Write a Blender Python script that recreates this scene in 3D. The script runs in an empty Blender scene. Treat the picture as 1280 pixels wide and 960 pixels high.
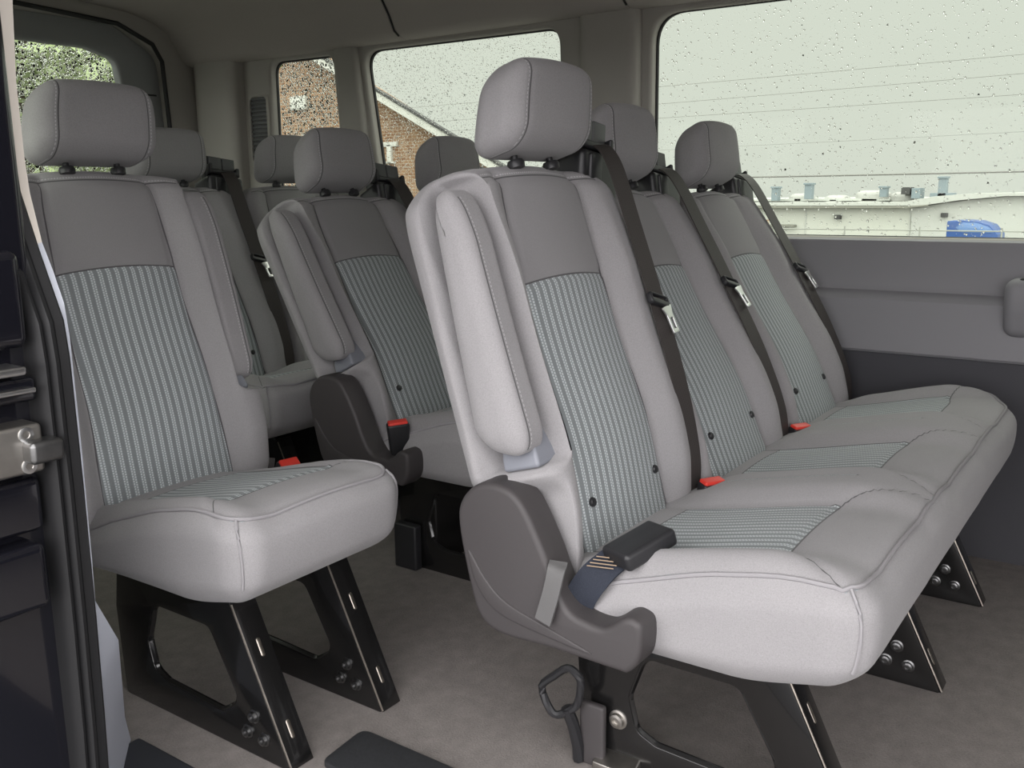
import bpy, bmesh, math, random
import numpy as np
from mathutils import Matrix, Vector

random.seed(7)
RNG = np.random.default_rng(11)
SC = bpy.context.scene
COL = SC.collection
SC.view_settings.view_transform = 'Standard'
SC.view_settings.look = 'None'
SC.view_settings.exposure = 0.0

# ------------------------------------------------------------------ materials
def srgb(r, g, b):
    f = lambda c: (c / 255 / 12.92) if c / 255 <= 0.04045 else ((c / 255 + 0.055) / 1.055) ** 2.4
    return (f(r), f(g), f(b), 1.0)

class NT:
    """small helper that wires shader nodes"""
    def __init__(self, name):
        self.m = bpy.data.materials.new(name)
        self.m.use_nodes = True
        self.t = self.m.node_tree
        self.t.nodes.clear()
        self.out = self.t.nodes.new('ShaderNodeOutputMaterial')
    def n(self, kind, **kw):
        nd = self.t.nodes.new(kind)
        for k, v in kw.items():
            setattr(nd, k, v)
        return nd
    def lk(self, a, b):
        self.t.links.new(a, b)
    def set(self, sock, v):
        if isinstance(v, bpy.types.NodeSocket):
            self.lk(v, sock)
        else:
            sock.default_value = v
    def math(self, op, a, b=None, c=None, clamp=False):
        nd = self.n('ShaderNodeMath', operation=op)
        nd.use_clamp = clamp
        self.set(nd.inputs[0], a)
        if b is not None: self.set(nd.inputs[1], b)
        if c is not None: self.set(nd.inputs[2], c)
        return nd.outputs[0]
    def mix(self, fac, a, b):
        nd = self.n('ShaderNodeMix', data_type='RGBA')
        self.set(nd.inputs[0], fac)
        self.set(nd.inputs[6], a)
        self.set(nd.inputs[7], b)
        return nd.outputs[2]
    def less(self, a, b): return self.math('LESS_THAN', a, b)
    def more(self, a, b): return self.math('GREATER_THAN', a, b)
    def mul(self, *a):
        r = a[0]
        for x in a[1:]: r = self.math('MULTIPLY', r, x)
        return r
    def line(self, a, w):
        """1 where |a| < w"""
        return self.less(self.math('ABSOLUTE', a), w)
    def principled(self, color, rough=0.5, metal=0.0, spec=0.5, normal=None, coat=0.0, sheen=0.0):
        p = self.n('ShaderNodeBsdfPrincipled')
        self.set(p.inputs['Base Color'], color)
        self.set(p.inputs['Roughness'], rough)
        self.set(p.inputs['Metallic'], metal)
        p.inputs['Specular IOR Level'].default_value = spec
        p.inputs['Coat Weight'].default_value = coat
        p.inputs['Sheen Weight'].default_value = sheen
        if normal is not None: self.lk(normal, p.inputs['Normal'])
        self.lk(p.outputs[0], self.out.inputs[0])
        return p
    def noise(self, scale, detail=2.0, rough=0.5, coord='Object', vec=None):
        nz = self.n('ShaderNodeTexNoise')
        nz.inputs['Scale'].default_value = scale
        nz.inputs['Detail'].default_value = detail
        nz.inputs['Roughness'].default_value = rough
        if vec is None:
            vec = self.n('ShaderNodeTexCoord').outputs[coord]
        self.lk(vec, nz.inputs['Vector'])
        return nz.outputs[0]
    def bump(self, h, strength, dist=0.001, normal=None):
        b = self.n('ShaderNodeBump')
        b.inputs['Strength'].default_value = strength
        b.inputs['Distance'].default_value = dist
        self.lk(h, b.inputs['Height'])
        if normal is not None: self.lk(normal, b.inputs['Normal'])
        return b.outputs[0]

def simple(name, col, rough=0.5, metal=0.0, spec=0.5, bump=0.0, scale=300, var=0.0, coat=0.0):
    k = NT(name)
    c = col
    nrm = None
    if bump or var:
        nz = k.noise(scale, 3.0, 0.6)
        if var:
            d = tuple(x * (1 - var) for x in col[:3]) + (1,)
            l = tuple(min(1, x * (1 + var)) for x in col[:3]) + (1,)
            c = k.mix(nz, d, l)
        if bump: nrm = k.bump(nz, bump)
    k.principled(c, rough, metal, spec, nrm, coat)
    return k.m

FAB = (0.325, 0.315, 0.320, 1)
FAB_DARK = (0.275, 0.267, 0.272, 1)
STR_BASE = (0.245, 0.266, 0.272, 1)
STR_THREAD = (0.56, 0.60, 0.61, 1)
SEAM = (0.10, 0.097, 0.10, 1)
STITCH = (0.52, 0.51, 0.52, 1)

def fabric(name, mode):
    """mode: 'back', 'cushion', 'plain' (seams on |u|=c through UV)"""
    k = NT(name)
    uv = k.n('ShaderNodeUVMap'); uv.uv_map = 'UV'
    sep = k.n('ShaderNodeSeparateXYZ'); k.lk(uv.outputs[0], sep.inputs[0])
    u, v = sep.outputs[0], sep.outputs[1]
    au = k.math('ABSOLUTE', u)
    weave = k.noise(900, 2, 0.6)
    blotch = k.noise(9, 2, 0.5)
    speck = k.noise(380, 1.0, 0.7)
    col = k.mix(k.math('MULTIPLY_ADD', weave, 1.1, -0.1, clamp=True), tuple(x * .80 for x in FAB[:3]) + (1,), tuple(x * 1.18 for x in FAB[:3]) + (1,))
    grain = k.noise(480, 1.5, .8)
    col = k.mix(k.math('MULTIPLY', k.math('SUBTRACT', grain, .45, clamp=True), 1.3), col, tuple(x * .62 for x in FAB[:3]) + (1,))
    h = k.math('ADD', k.math('MULTIPLY', weave, 0.4), k.math('MULTIPLY', grain, .5))
    # thread direction coordinates for the striped insert
    def stripes(a, b):
        p = 0.0162
        f = k.math('FRACT', k.math('DIVIDE', k.math('ADD', a, 10.0), p))
        l1 = k.line(k.math('SUBTRACT', f, 0.36), 0.085)
        l2 = k.line(k.math('SUBTRACT', f, 0.64), 0.085)
        g = k.math('FRACT', k.math('DIVIDE', k.math('ADD', b, 10.0), 0.0046))
        g2 = k.math('FRACT', k.math('ADD', g, 0.5))
        d1 = k.math('MULTIPLY', l1, k.less(g, 0.68))
        d2 = k.math('MULTIPLY', l2, k.less(g2, 0.68))
        th = k.math('MAXIMUM', d1, d2)
        band = k.line(k.math('SUBTRACT', f, 0.5), 0.27)
        base = k.mix(band, STR_BASE, tuple(x * 1.35 for x in STR_BASE[:3]) + (1,))
        base = k.mix(k.math('MULTIPLY', speck, 0.5), base, tuple(x * .6 for x in STR_BASE[:3]) + (1,))
        return k.mix(th, base, STR_THREAD), th
    if mode == 'back':
        w = k.math('MULTIPLY_ADD', v, -0.043, 0.1367)
        inw = k.less(au, w)
        stc, th = stripes(u, v)
        # slightly bowed border between plain headline and striped insert
        vb = k.math('MULTIPLY_ADD', k.math('MULTIPLY', u, u), -0.45, 0.434)
        m_str = k.mul(inw, k.less(v, vb), k.more(v, -0.06))
        m_up = k.mul(inw, k.more(v, vb), k.less(v, 0.597))
        col = k.mix(m_str, col, stc)
        dk = k.mix(weave, tuple(x * .85 for x in FAB_DARK[:3]) + (1,), tuple(x * 1.15 for x in FAB_DARK[:3]) + (1,))
        col = k.mix(m_up, col, dk)
        s1 = k.mul(k.line(k.math('SUBTRACT', au, w), 0.0013), k.less(v, 0.597))
        s2 = k.mul(inw, k.line(k.math('SUBTRACT', v, vb), 0.0014))
        s3 = k.mul(k.less(au, 0.175), k.line(k.math('SUBTRACT', v, 0.597), 0.0014))
        seam = k.math('MAXIMUM', k.math('MAXIMUM', s1, s2), s3)
        # stitches above the top seam
        t = k.mul(k.less(au, 0.175), k.line(k.math('SUBTRACT', v, 0.6025), 0.0009),
                  k.less(k.math('FRACT', k.math('DIVIDE', k.math('ADD', u, 5.0), 0.0055)), 0.6))
        col = k.mix(seam, col, SEAM)
        col = k.mix(t, col, STITCH)
        h = k.math('ADD', h, k.math('MULTIPLY', k.math('MULTIPLY', th, m_str), 0.6))
        h = k.math('SUBTRACT', h, k.math('MULTIPLY', seam, 1.5))
    elif mode == 'cushion':
        w = 0.118
        inw = k.less(au, w)
        stc, th = stripes(u, v)
        aq = k.math('MAXIMUM', k.math('SUBTRACT', au, 0.095), 0.0)
        vf = k.math('MULTIPLY_ADD', k.math('MULTIPLY', aq, aq), -9.0, -0.288)
        m_str = k.mul(inw, k.more(v, vf), k.less(v, -0.045))
        col = k.mix(m_str, col, stc)
        s1 = k.mul(k.line(k.math('SUBTRACT', au, w), 0.0012), k.more(v, vf), k.less(v, 0.2))
        vc = vf
        s2 = k.mul(k.less(au, 0.21), k.line(k.math('SUBTRACT', v, vc), 0.0014), k.less(v, 0.1))
        s3 = k.mul(inw, k.line(k.math('ADD', v, 0.045), 0.0012))
        seam = k.math('MAXIMUM', k.math('MAXIMUM', s1, s2), s3)
        col = k.mix(seam, col, SEAM)
        h = k.math('ADD', h, k.math('MULTIPLY', k.math('MULTIPLY', th, m_str), 0.6))
        h = k.math('SUBTRACT', h, k.math('MULTIPLY', seam, 1.5))
    else:
        # one seam with stitches at v-coordinate u = 1 (UV carries signed distance in u, running length in v)
        seam = k.line(u, 0.0013)
        st = k.mul(k.line(k.math('SUBTRACT', u, 0.005), 0.0009),
                   k.less(k.math('FRACT', k.math('DIVIDE', k.math('ADD', v, 5.0), 0.0058)), 0.6))
        col = k.mix(seam, col, SEAM)
        col = k.mix(st, col, STITCH)
        h = k.math('SUBTRACT', h, k.math('MULTIPLY', seam, 1.5))
    col = k.mix(k.math('MULTIPLY', blotch, 0.16), col, (0.10, 0.10, 0.11, 1))
    nrm = k.bump(h, 0.45, 0.0012)
    k.principled(col, 0.92, 0.0, 0.12, nrm, 0.0, 0.15)
    return k.m

M = {}
M['back'] = fabric('grey woven fabric with striped insert', 'back')
M['cushion'] = fabric('grey woven fabric with striped seat', 'cushion')
M['plain'] = fabric('grey woven fabric', 'plain')
M['piping'] = simple('pale grey piping', (0.30, 0.29, 0.30, 1), 0.85, spec=.2, bump=.4, scale=900)
M['plastic'] = simple('dark taupe moulded plastic', (0.054, 0.049, 0.050, 1), 0.52, spec=.4, bump=.25, scale=900)
M['black'] = simple('black plastic', (0.018, 0.018, 0.020, 1), 0.42, spec=.5)
M['flap'] = simple('dark grey plastic', (0.085, 0.088, 0.088, 1), 0.45)
M['lgrey'] = simple('blue grey plastic', (0.21, 0.22, 0.25, 1), 0.5, bump=.1, scale=700)
M['red'] = simple('red plastic', (0.72, 0.05, 0.035, 1), 0.4)
M['steel'] = simple('bright steel', (0.75, 0.75, 0.74, 1), 0.28, 1.0)
M['bolt'] = simple('dark zinc bolt', (0.20, 0.20, 0.20, 1), 0.35, 1.0, var=.2, scale=80)
M['zinc'] = simple('zinc steel', (0.45, 0.43, 0.40, 1), 0.38, 1.0, var=.15, scale=60)
M['leg'] = simple('black painted steel', (0.008, 0.0078, 0.0078, 1), 0.22, spec=.6, bump=.05, scale=40, coat=.4)
M['edge'] = simple('worn steel edge', (0.42, 0.38, 0.33, 1), 0.4, 1.0, var=.4, scale=90)
M['tab'] = simple('grey pull tab', (0.105, 0.103, 0.103, 1), 0.7, bump=.3, scale=900)
M['rubber'] = simple('black rubber', (0.014, 0.014, 0.015, 1), 0.5, spec=.35, bump=.1, scale=500)
M['paint'] = simple('black gloss paint', (0.007, 0.007, 0.010, 1), 0.12, spec=.6, coat=.6, bump=.02, scale=12)
M['cream'] = simple('cream trim', (0.60, 0.55, 0.49, 1), 0.6)
M['trim'] = simple('grey blue trim', (0.45, 0.47, 0.53, 1), 0.6, bump=.08, scale=900)
M['wall'] = simple('light grey wall trim', (0.215, 0.212, 0.225, 1), 0.62, bump=.12, scale=900)
M['walldark'] = simple('charcoal lower trim', (0.045, 0.045, 0.052, 1), 0.7, bump=.15, scale=700)
M['pillar'] = simple('warm grey pillar trim', (0.37, 0.352, 0.322, 1), 0.75, bump=.1, scale=900)
M['doortrim'] = simple('dark rear door trim', (0.30, 0.31, 0.31, 1), 0.7)
M['seal'] = simple('window rubber', (0.02, 0.02, 0.02, 1), 0.6)
M['mat'] = simple('scuffed black plate', (0.030, 0.031, 0.034, 1), 0.5, bump=.4, scale=120, var=.35)
M['sill'] = simple('dark blue grey step', (0.032, 0.034, 0.042, 1), 0.6, bump=.2, scale=500)

def m_headliner():
    k = NT('dark headliner')
    tc = k.n('ShaderNodeTexCoord')
    sep = k.n('ShaderNodeSeparateXYZ'); k.lk(tc.outputs['Object'], sep.inputs[0])
    y = sep.outputs[1]
    nz = k.noise(500, 2, .6)
    c = k.mix(nz, (0.37, 0.343, 0.318, 1), (0.47, 0.435, 0.405, 1))
    k.principled(c, 0.95, 0, .1, k.bump(nz, .3))
    return k.m
M['headliner'] = m_headliner()

def m_floor():
    k = NT('grey brown carpet floor')
    a = k.noise(1.8, 4, .6)
    b = k.noise(260, 3, .75)
    c = k.noise(28, 3, .6)
    col = k.mix(b, (0.15, 0.135, 0.127, 1), (0.34, 0.31, 0.295, 1))
    col = k.mix(k.math('MULTIPLY', a, .40), col, (0.11, 0.10, 0.095, 1))
    col = k.mix(k.math('MULTIPLY', k.math('SUBTRACT', c, .35, clamp=True), .9), col, (0.36, 0.33, 0.31, 1))
    k.principled(col, 0.95, 0, .1, k.bump(b, .8, .002))
    return k.m
M['floor'] = m_floor()

def m_belt():
    k = NT('dark brown seat belt webbing')
    uv = k.n('ShaderNodeUVMap'); uv.uv_map = 'UV'
    sep = k.n('ShaderNodeSeparateXYZ'); k.lk(uv.outputs[0], sep.inputs[0])
    f = k.math('FRACT', k.math('MULTIPLY', sep.outputs[0], 240.0))
    g = k.math('FRACT', k.math('MULTIPLY', sep.outputs[1], 300.0))
    h = k.math('ADD', k.math('PINGPONG', f, .5), k.math('MULTIPLY', k.math('PINGPONG', g, .5), .5))
    col = k.mix(h, (0.034, 0.029, 0.028, 1), (0.066, 0.057, 0.054, 1))
    k.principled(col, 0.55, 0, .35, k.bump(h, .4, .0008))
    return k.m
M['belt'] = m_belt()
M['bluebelt'] = simple('blue grey webbing', (0.030, 0.034, 0.046, 1), 0.8, bump=.5, scale=500, var=.3, spec=.12)
M['thread'] = simple('tan thread', (0.30, 0.22, 0.15, 1), 0.8)

def m_glass():
    k = NT('green tinted glass')
    tr = k.n('ShaderNodeBsdfTransparent'); tr.inputs[0].default_value = (0.845, 0.875, 0.825, 1)
    gl = k.n('ShaderNodeBsdfGlossy'); gl.inputs['Roughness'].default_value = 0.02
    gl.inputs[0].default_value = (.8, .8, .8, 1)
    mx = k.n('ShaderNodeMixShader'); mx.inputs[0].default_value = 0.004
    k.lk(tr.outputs[0], mx.inputs[1]); k.lk(gl.outputs[0], mx.inputs[2]); k.lk(mx.outputs[0], k.out.inputs[0])
    return k.m
M['glass'] = m_glass()

def m_drop():
    k = NT('rain water')
    g = k.n('ShaderNodeBsdfGlass'); g.inputs['IOR'].default_value = 1.33; g.inputs['Roughness'].default_value = 0.0
    k.lk(g.outputs[0], k.out.inputs[0])
    return k.m
M['drop'] = m_drop()

def m_brick():
    k = NT('weathered red brick')
    tc = k.n('ShaderNodeTexCoord')
    mp = k.n('ShaderNodeMapping'); mp.inputs['Rotation'].default_value = (math.radians(90), 0, math.radians(90))
    sp = k.n('ShaderNodeSeparateXYZ'); k.lk(tc.outputs['Object'], sp.inputs[0])
    cb = k.n('ShaderNodeCombineXYZ'); k.lk(sp.outputs[1], cb.inputs[0]); k.lk(sp.outputs[2], cb.inputs[1])
    b = k.n('ShaderNodeTexBrick')
    b.inputs['Scale'].default_value = 5.0
    b.inputs['Color1'].default_value = (0.23, 0.125, 0.075, 1)
    b.inputs['Color2'].default_value = (0.34, 0.21, 0.13, 1)
    b.inputs['Mortar'].default_value = (0.42, 0.36, 0.28, 1)
    b.inputs['Mortar Size'].default_value = 0.02
    k.lk(cb.outputs[0], b.inputs['Vector'])
    k.principled(b.outputs[0], .9, 0, .1)
    return k.m
M['brick'] = m_brick()
M['white'] = simple('white painted board', (0.62, 0.62, 0.58, 1), .6)
M['roofdark'] = simple('dark roof edge', (0.05, 0.05, 0.05, 1), .8)
M['whouse'] = simple('pale warehouse cladding', (0.50, 0.51, 0.46, 1), .7)
M['whouse2'] = simple('pale grey warehouse cladding', (0.45, 0.46, 0.43, 1), .7)
M['whroof'] = simple('pale roof', (0.44, 0.45, 0.42, 1), .7)
M['whedge'] = simple('grey roof edge', (0.20, 0.20, 0.17, 1), .7)
M['dome'] = simple('white skylight dome', (0.38, 0.38, 0.36, 1), .5)
M['vent'] = simple('blue grey galvanised vent', (0.17, 0.21, 0.23, 1), .5)
M['blue'] = simple('blue truck paint', (0.02, 0.07, 0.24, 1), .35)
M['blue2'] = simple('pale blue truck paint', (0.11, 0.20, 0.40, 1), .35)
M['galv'] = simple('galvanised fence', (0.30, 0.31, 0.28, 1), .5)
M['cable'] = simple('grey cable', (0.16, 0.16, 0.15, 1), .6)
M['asphalt'] = simple('wet asphalt', (0.16, 0.155, 0.15, 1), .45, bump=.3, scale=20, var=.2)
M['leaf'] = simple('green foliage', (0.30, 0.36, 0.19, 1), .7, var=.6, scale=3)
M['bark'] = simple('brown bark', (0.06, 0.045, 0.03, 1), .9)

# ------------------------------------------------------------------ mesh helpers
def finish(me, smooth=True, angle=40):
    if smooth:
        me.polygons.foreach_set('use_smooth', [True] * len(me.polygons))
        if angle: me.set_sharp_from_angle(angle=math.radians(angle))
    me.update()
    return me

def mesh(name, V, F, uv=None, smooth=True, angle=40):
    me = bpy.data.meshes.new(name)
    me.from_pydata([tuple(map(float, v)) for v in V], [], F)
    if uv is not None:
        lay = me.uv_layers.new(name='UV')
        idx = np.empty(len(me.loops), dtype=np.int32)
        me.loops.foreach_get('vertex_index', idx)
        lay.data.foreach_set('uv', np.asarray(uv, dtype=np.float32)[idx].ravel())
    return finish(me, smooth, angle)

def _axis(lo, hi, r, n, m):
    a = [lo + r - r * math.tan(math.radians(45 * (m - i) / m)) for i in range(m)] if r > 0 else []
    b = [hi - r + r * math.tan(math.radians(45 * (i + 1) / m)) for i in range(m)] if r > 0 else []
    mid = [lo + r + (hi - lo - 2 * r) * i / n for i in range(n + 1)]
    return np.array(a + mid + b)

def rbox(lo, hi, r, n=(2, 2, 2), m=3):
    """rounded box: returns vertices (undeformed, rounded) and quads"""
    lo = np.array(lo, float); hi = np.array(hi, float)
    r = np.array([r] * 3 if np.isscalar(r) else r, float)
    r = np.minimum(r, (hi - lo) / 2 - 1e-6)
    ax = [_axis(lo[i], hi[i], r[i], n[i], m) for i in range(3)]
    L = [len(a) for a in ax]
    ids = {}; V = []; F = []
    def vid(i, j, k):
        key = (i, j, k)
        if key not in ids:
            ids[key] = len(V); V.append((ax[0][i], ax[1][j], ax[2][k]))
        return ids[key]
    X, Y, Z = L[0] - 1, L[1] - 1, L[2] - 1
    for i in range(X):
        for j in range(Y):
            F.append((vid(i, j, 0), vid(i, j + 1, 0), vid(i + 1, j + 1, 0), vid(i + 1, j, 0)))
            F.append((vid(i, j, Z), vid(i + 1, j, Z), vid(i + 1, j + 1, Z), vid(i, j + 1, Z)))
    for i in range(X):
        for k in range(Z):
            F.append((vid(i, 0, k), vid(i + 1, 0, k), vid(i + 1, 0, k + 1), vid(i, 0, k + 1)))
            F.append((vid(i, Y, k), vid(i, Y, k + 1), vid(i + 1, Y, k + 1), vid(i + 1, Y, k)))
    for j in range(Y):
        for k in range(Z):
            F.append((vid(0, j, k), vid(0, j, k + 1), vid(0, j + 1, k + 1), vid(0, j + 1, k)))
            F.append((vid(X, j, k), vid(X, j + 1, k), vid(X, j + 1, k + 1), vid(X, j, k + 1)))
    V = np.array(V)
    inner = np.clip(V, lo + r, hi - r)
    d = (V - inner) / r
    ln = np.linalg.norm(d, axis=1, keepdims=True)
    ln[ln == 0] = 1
    V2 = inner + d / ln * r
    return V2, F

def sstep(a, b, x):
    t = np.clip((x - a) / (b - a), 0, 1)
    return t * t * (3 - 2 * t)

def boxmesh(name, lo, hi, r=0.004, n=(1, 1, 1), m=2, fn=None):
    V, F = rbox(lo, hi, r, n, m)
    if fn is not None: V = fn(V)
    return mesh(name, V, F)

def join_meshes(name, parts):
    """parts: list of (V, F) -> one mesh"""
    V = []; F = []; o = 0
    for v, f in parts:
        V.extend([tuple(x) for x in v]); F.extend([tuple(i + o for i in q) for q in f]); o = len(V)
    return mesh(name, V, F)

def tube(path, r, seg=8, closed=False, caps=True):
    P = np.array(path, float); n = len(P)
    V = []; F = []
    up = np.array([0.3, 0.2, 1.0])
    for i in range(n):
        if closed: t = P[(i + 1) % n] - P[i - 1]
        else: t = P[min(i + 1, n - 1)] - P[max(i - 1, 0)]
        t = t / (np.linalg.norm(t) + 1e-12)
        a = np.cross(t, up)
        if np.linalg.norm(a) < 1e-3: a = np.cross(t, [1, 0, 0])
        a /= np.linalg.norm(a); b = np.cross(t, a)
        for k in range(seg):
            w = 2 * math.pi * k / seg
            V.append(P[i] + r * (a * math.cos(w) + b * math.sin(w)))
    m = n if closed else n - 1
    for i in range(m):
        for k in range(seg):
            p, q = i * seg, ((i + 1) % n) * seg
            F.append((p + k, p + (k + 1) % seg, q + (k + 1) % seg, q + k))
    if caps and not closed:
        F.append(tuple(range(seg - 1, -1, -1))); F.append(tuple((n - 1) * seg + k for k in range(seg)))
    return V, F

def lathe(profile, seg=20):
    """profile: (r, h) list along local z"""
    V = []; F = []
    for r, h in profile:
        for k in range(seg):
            w = 2 * math.pi * k / seg
            V.append((r * math.cos(w), r * math.sin(w), h))
    n = len(profile)
    for i in range(n - 1):
        for k in range(seg):
            F.append((i * seg + k, i * seg + (k + 1) % seg, (i + 1) * seg + (k + 1) % seg, (i + 1) * seg + k))
    F.append(tuple(range(seg - 1, -1, -1))); F.append(tuple((n - 1) * seg + k for k in range(seg)))
    return np.array(V), F

def fillet(pts, r, n=5):
    out = []
    N = len(pts)
    for i in range(N):
        p0, p1, p2 = (np.array(pts[i - 1], float), np.array(pts[i], float), np.array(pts[(i + 1) % N], float))
        rr = r[i] if isinstance(r, (list, tuple)) else r
        a = p0 - p1; b = p2 - p1
        la, lb = np.linalg.norm(a), np.linalg.norm(b)
        a /= la; b /= lb
        ang = math.acos(max(-1, min(1, a @ b)))
        if ang > 3.1 or rr <= 0:
            out.append(tuple(p1)); continue
        d = min(rr / math.tan(ang / 2), la * .48, lb * .48)
        s, e = p1 + a * d, p1 + b * d
        for k in range(n + 1):
            t = k / n
            out.append(tuple((1 - t) ** 2 * s + 2 * t * (1 - t) * p1 + t * t * e))
    return out

def spline(pts, n=5):
    P = np.array(pts, float); N = len(P); out = []
    for i in range(N):
        p0, p1, p2, p3 = P[i - 1], P[i], P[(i + 1) % N], P[(i + 2) % N]
        for k in range(n):
            t = k / n
            out.append(tuple(.5 * ((2 * p1) + (-p0 + p2) * t + (2 * p0 - 5 * p1 + 4 * p2 - p3) * t * t + (-p0 + 3 * p1 - 3 * p2 + p3) * t ** 3)))
    return out

def plate(name, outer, holes=(), thick=0.004, bevel=0.001, res=2, mat4=None):
    """flat plate with holes, built from a filled 2D curve; local xy -> plane, z = thickness"""
    cu = bpy.data.curves.new('tmp', 'CURVE')
    cu.dimensions = '2D'; cu.fill_mode = 'BOTH'
    for ring in [outer] + list(holes):
        sp = cu.splines.new('POLY'); sp.points.add(len(ring) - 1)
        for p, q in zip(sp.points, ring): p.co = (q[0], q[1], 0, 1)
        sp.use_cyclic_u = True
    cu.extrude = max(thick / 2 - bevel, 0.0001); cu.bevel_depth = bevel; cu.bevel_resolution = res; cu.offset = -bevel
    ob = bpy.data.objects.new('tmp', cu); COL.objects.link(ob)
    dg = bpy.context.evaluated_depsgraph_get(); dg.update()
    me = bpy.data.meshes.new_from_object(ob.evaluated_get(dg))
    bpy.data.objects.remove(ob); bpy.data.curves.remove(cu)
    me.name = name; me.materials.clear()
    bm = bmesh.new(); bm.from_mesh(me); bmesh.ops.remove_doubles(bm, verts=bm.verts, dist=1e-5)
    bmesh.ops.recalc_face_normals(bm, faces=bm.faces); bm.to_mesh(me); bm.free()
    if mat4 is not None: me.transform(mat4)
    return finish(me, True, 35)

YZ = Matrix(((0, 0, 1, 0), (1, 0, 0, 0), (0, 1, 0, 0), (0, 0, 0, 1)))   # plate xy -> world y,z ; thickness -> x
XZ = Matrix(((1, 0, 0, 0), (0, 0, -1, 0), (0, 1, 0, 0), (0, 0, 0, 1)))  # plate xy -> world x,z ; thickness -> -y

def obj(name, me, mat, parent=None, loc=None, rot=None, label=None):
    o = bpy.data.objects.new(name, me); COL.objects.link(o)
    if mat is not None:
        if len(me.materials) == 0: me.materials.append(mat)
    if parent is not None: o.parent = parent
    if loc is not None: o.location = loc
    if rot is not None: o.rotation_euler = rot
    if label: o['label'] = label
    return o

def thing(name, label, cat, loc=(0, 0, 0), group=None):
    o = bpy.data.objects.new(name, None); COL.objects.link(o)
    o.location = loc; o.empty_display_size = .1
    o['label'] = label; o['category'] = cat
    if group: o['group'] = group
    return o

def tag(o, label, cat, group=None, kind=None):
    o['label'] = label; o['category'] = cat
    if group: o['group'] = group
    if kind: o['kind'] = kind
    return o

def struct(o):
    o['kind'] = 'structure'
    return o

# ------------------------------------------------------------------ seat shapes
# backrest frame: s runs up the back, t points forward out of it; origin at the foot of the back
SA, CA = math.sin(math.radians(17)), math.cos(math.radians(17))
PIV = (0.05, 0.45)
def st(V):
    """(x, s, t) -> seat coordinates relative to the recline pivot"""
    V = np.asarray(V, float)
    y = V[:, 1] * SA - V[:, 2] * CA
    z = 0.36 + V[:, 1] * CA + V[:, 2] * SA
    return np.stack([V[:, 0], y - PIV[0], z - PIV[1]], 1)

def make_backrest(side):
    """side -1 / +1: armrest pocket on that side, 0: none"""
    xl, xr = -0.205, 0.232
    if side == -1: xl = -0.232
    if side == 1: xl, xr = -0.225, 0.238
    r = (0.05, 0.055, 0.05)
    V, F = rbox((xl, -0.03, -0.124 if side == -1 else -0.112), (xr, 0.624, 0.002), r, (44, 64, 6), 5)
    x, s, t = V[:, 0].copy(), V[:, 1].copy(), V[:, 2].copy()
    u0, v0 = x.copy(), s.copy()
    front = sstep(-0.055, -0.01, t)
    w = 0.1367 - 0.043 * s
    ax = np.abs(x)
    bol = sstep(0.0, 0.045, ax - w) * (1 - 0.55 * sstep(0.42, 0.61, s)) * (0.45 + .55 * sstep(-.02, .1, s))
    t = t + front * 0.030 * bol
    t = t + front * 0.010 * (1 - np.clip(ax / w, 0, 1) ** 2)
    t = t + front * 0.012 * np.exp(-((s - 0.17) / 0.12) ** 2)
    t = t - front * 0.007 * np.exp(-((ax - w) / 0.006) ** 2) * (s < .61)
    t = t - front * 0.004 * np.exp(-((s - 0.434 + .45 * x * x) / 0.006) ** 2) * (ax < w)
    t = t - front * 0.005 * np.exp(-((s - 0.597) / 0.006) ** 2) * (ax < .18)
    # shoulders
    k = sstep(0.50, 0.64, s) ** 2
    x = x * (1 - 0.10 * k)
    # top crown
    s = s - 0.018 * sstep(0.55, 0.63, s) * (np.abs(x) / 0.2) ** 2
    if side:
        pm = sstep(0.160, 0.176, s) * (1 - sstep(0.588, 0.608, s)) * sstep(-0.084, -0.072, t - 0.014 * (s - .19) / .39)
        lim = 0.165
        low = 1 - sstep(.120, .165, s)
        pm = np.maximum(pm, 0)
        if side == -1: x = x * (1 - low) + np.maximum(x, -.190) * low
        if side == -1: x = x * (1 - pm) + np.maximum(x, -lim) * pm
        else: x = x * (1 - pm) + np.minimum(x, lim) * pm
    uv = np.stack([u0, v0], 1)
    uv[V[:, 2] < -0.06] = (9, 9)
    P = st(np.stack([x, s, t], 1))
    return mesh('backrest', P, F, uv, True, None)

def make_headrest():
    V, F = rbox((-0.118, 0.628, -0.043), (0.118, 0.755, 0.047), (0.036, 0.034, 0.036), (20, 12, 6), 5)
    x, s, t = V[:, 0], V[:, 1], V[:, 2]
    u0, s0 = x.copy(), s.copy()
    t2 = t + 0.008 * (1 - (x / .118) ** 2) * (t > 0)
    # rear of the pad leans back toward its foot
    f = (s - 0.628) / 0.127
    t2 = t2 + f * 0.046 - 0.010 * (1 - f) * (t < 0)
    x2 = x * (1 - 0.08 * sstep(.3, 1, f) ** 2)
    g = np.exp(-((np.abs(x) - 0.087) / 0.004) ** 2) * (t > -.01) * 0.0022
    t2 = t2 - g
    s = s - .006 * (np.abs(x2) / .118) ** 2 * f
    uv = np.stack([np.abs(u0) - 0.087, s0 + 0 * s0], 1)
    off = V[:, 2] < -0.038
    uv[off, 0] = np.where(uv[off, 0] < 0, -9, 9)
    P = st(np.stack([x2, s, t2], 1))
    return mesh('headrest', P, F, uv, True, None)

def make_posts():
    parts = []
    for sx in (-0.05, 0.05):
        V, F = lathe([(0.013, 0), (0.014, .008), (0.012, .012), (0.0055, .013), (0.0055, .07)], 14)
        P = np.stack([V[:, 0] + sx, V[:, 2] + 0.609, V[:, 1] - 0.004], 1)
        parts.append((st(P), [tuple(reversed(f)) for f in F]))
    return parts

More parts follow.
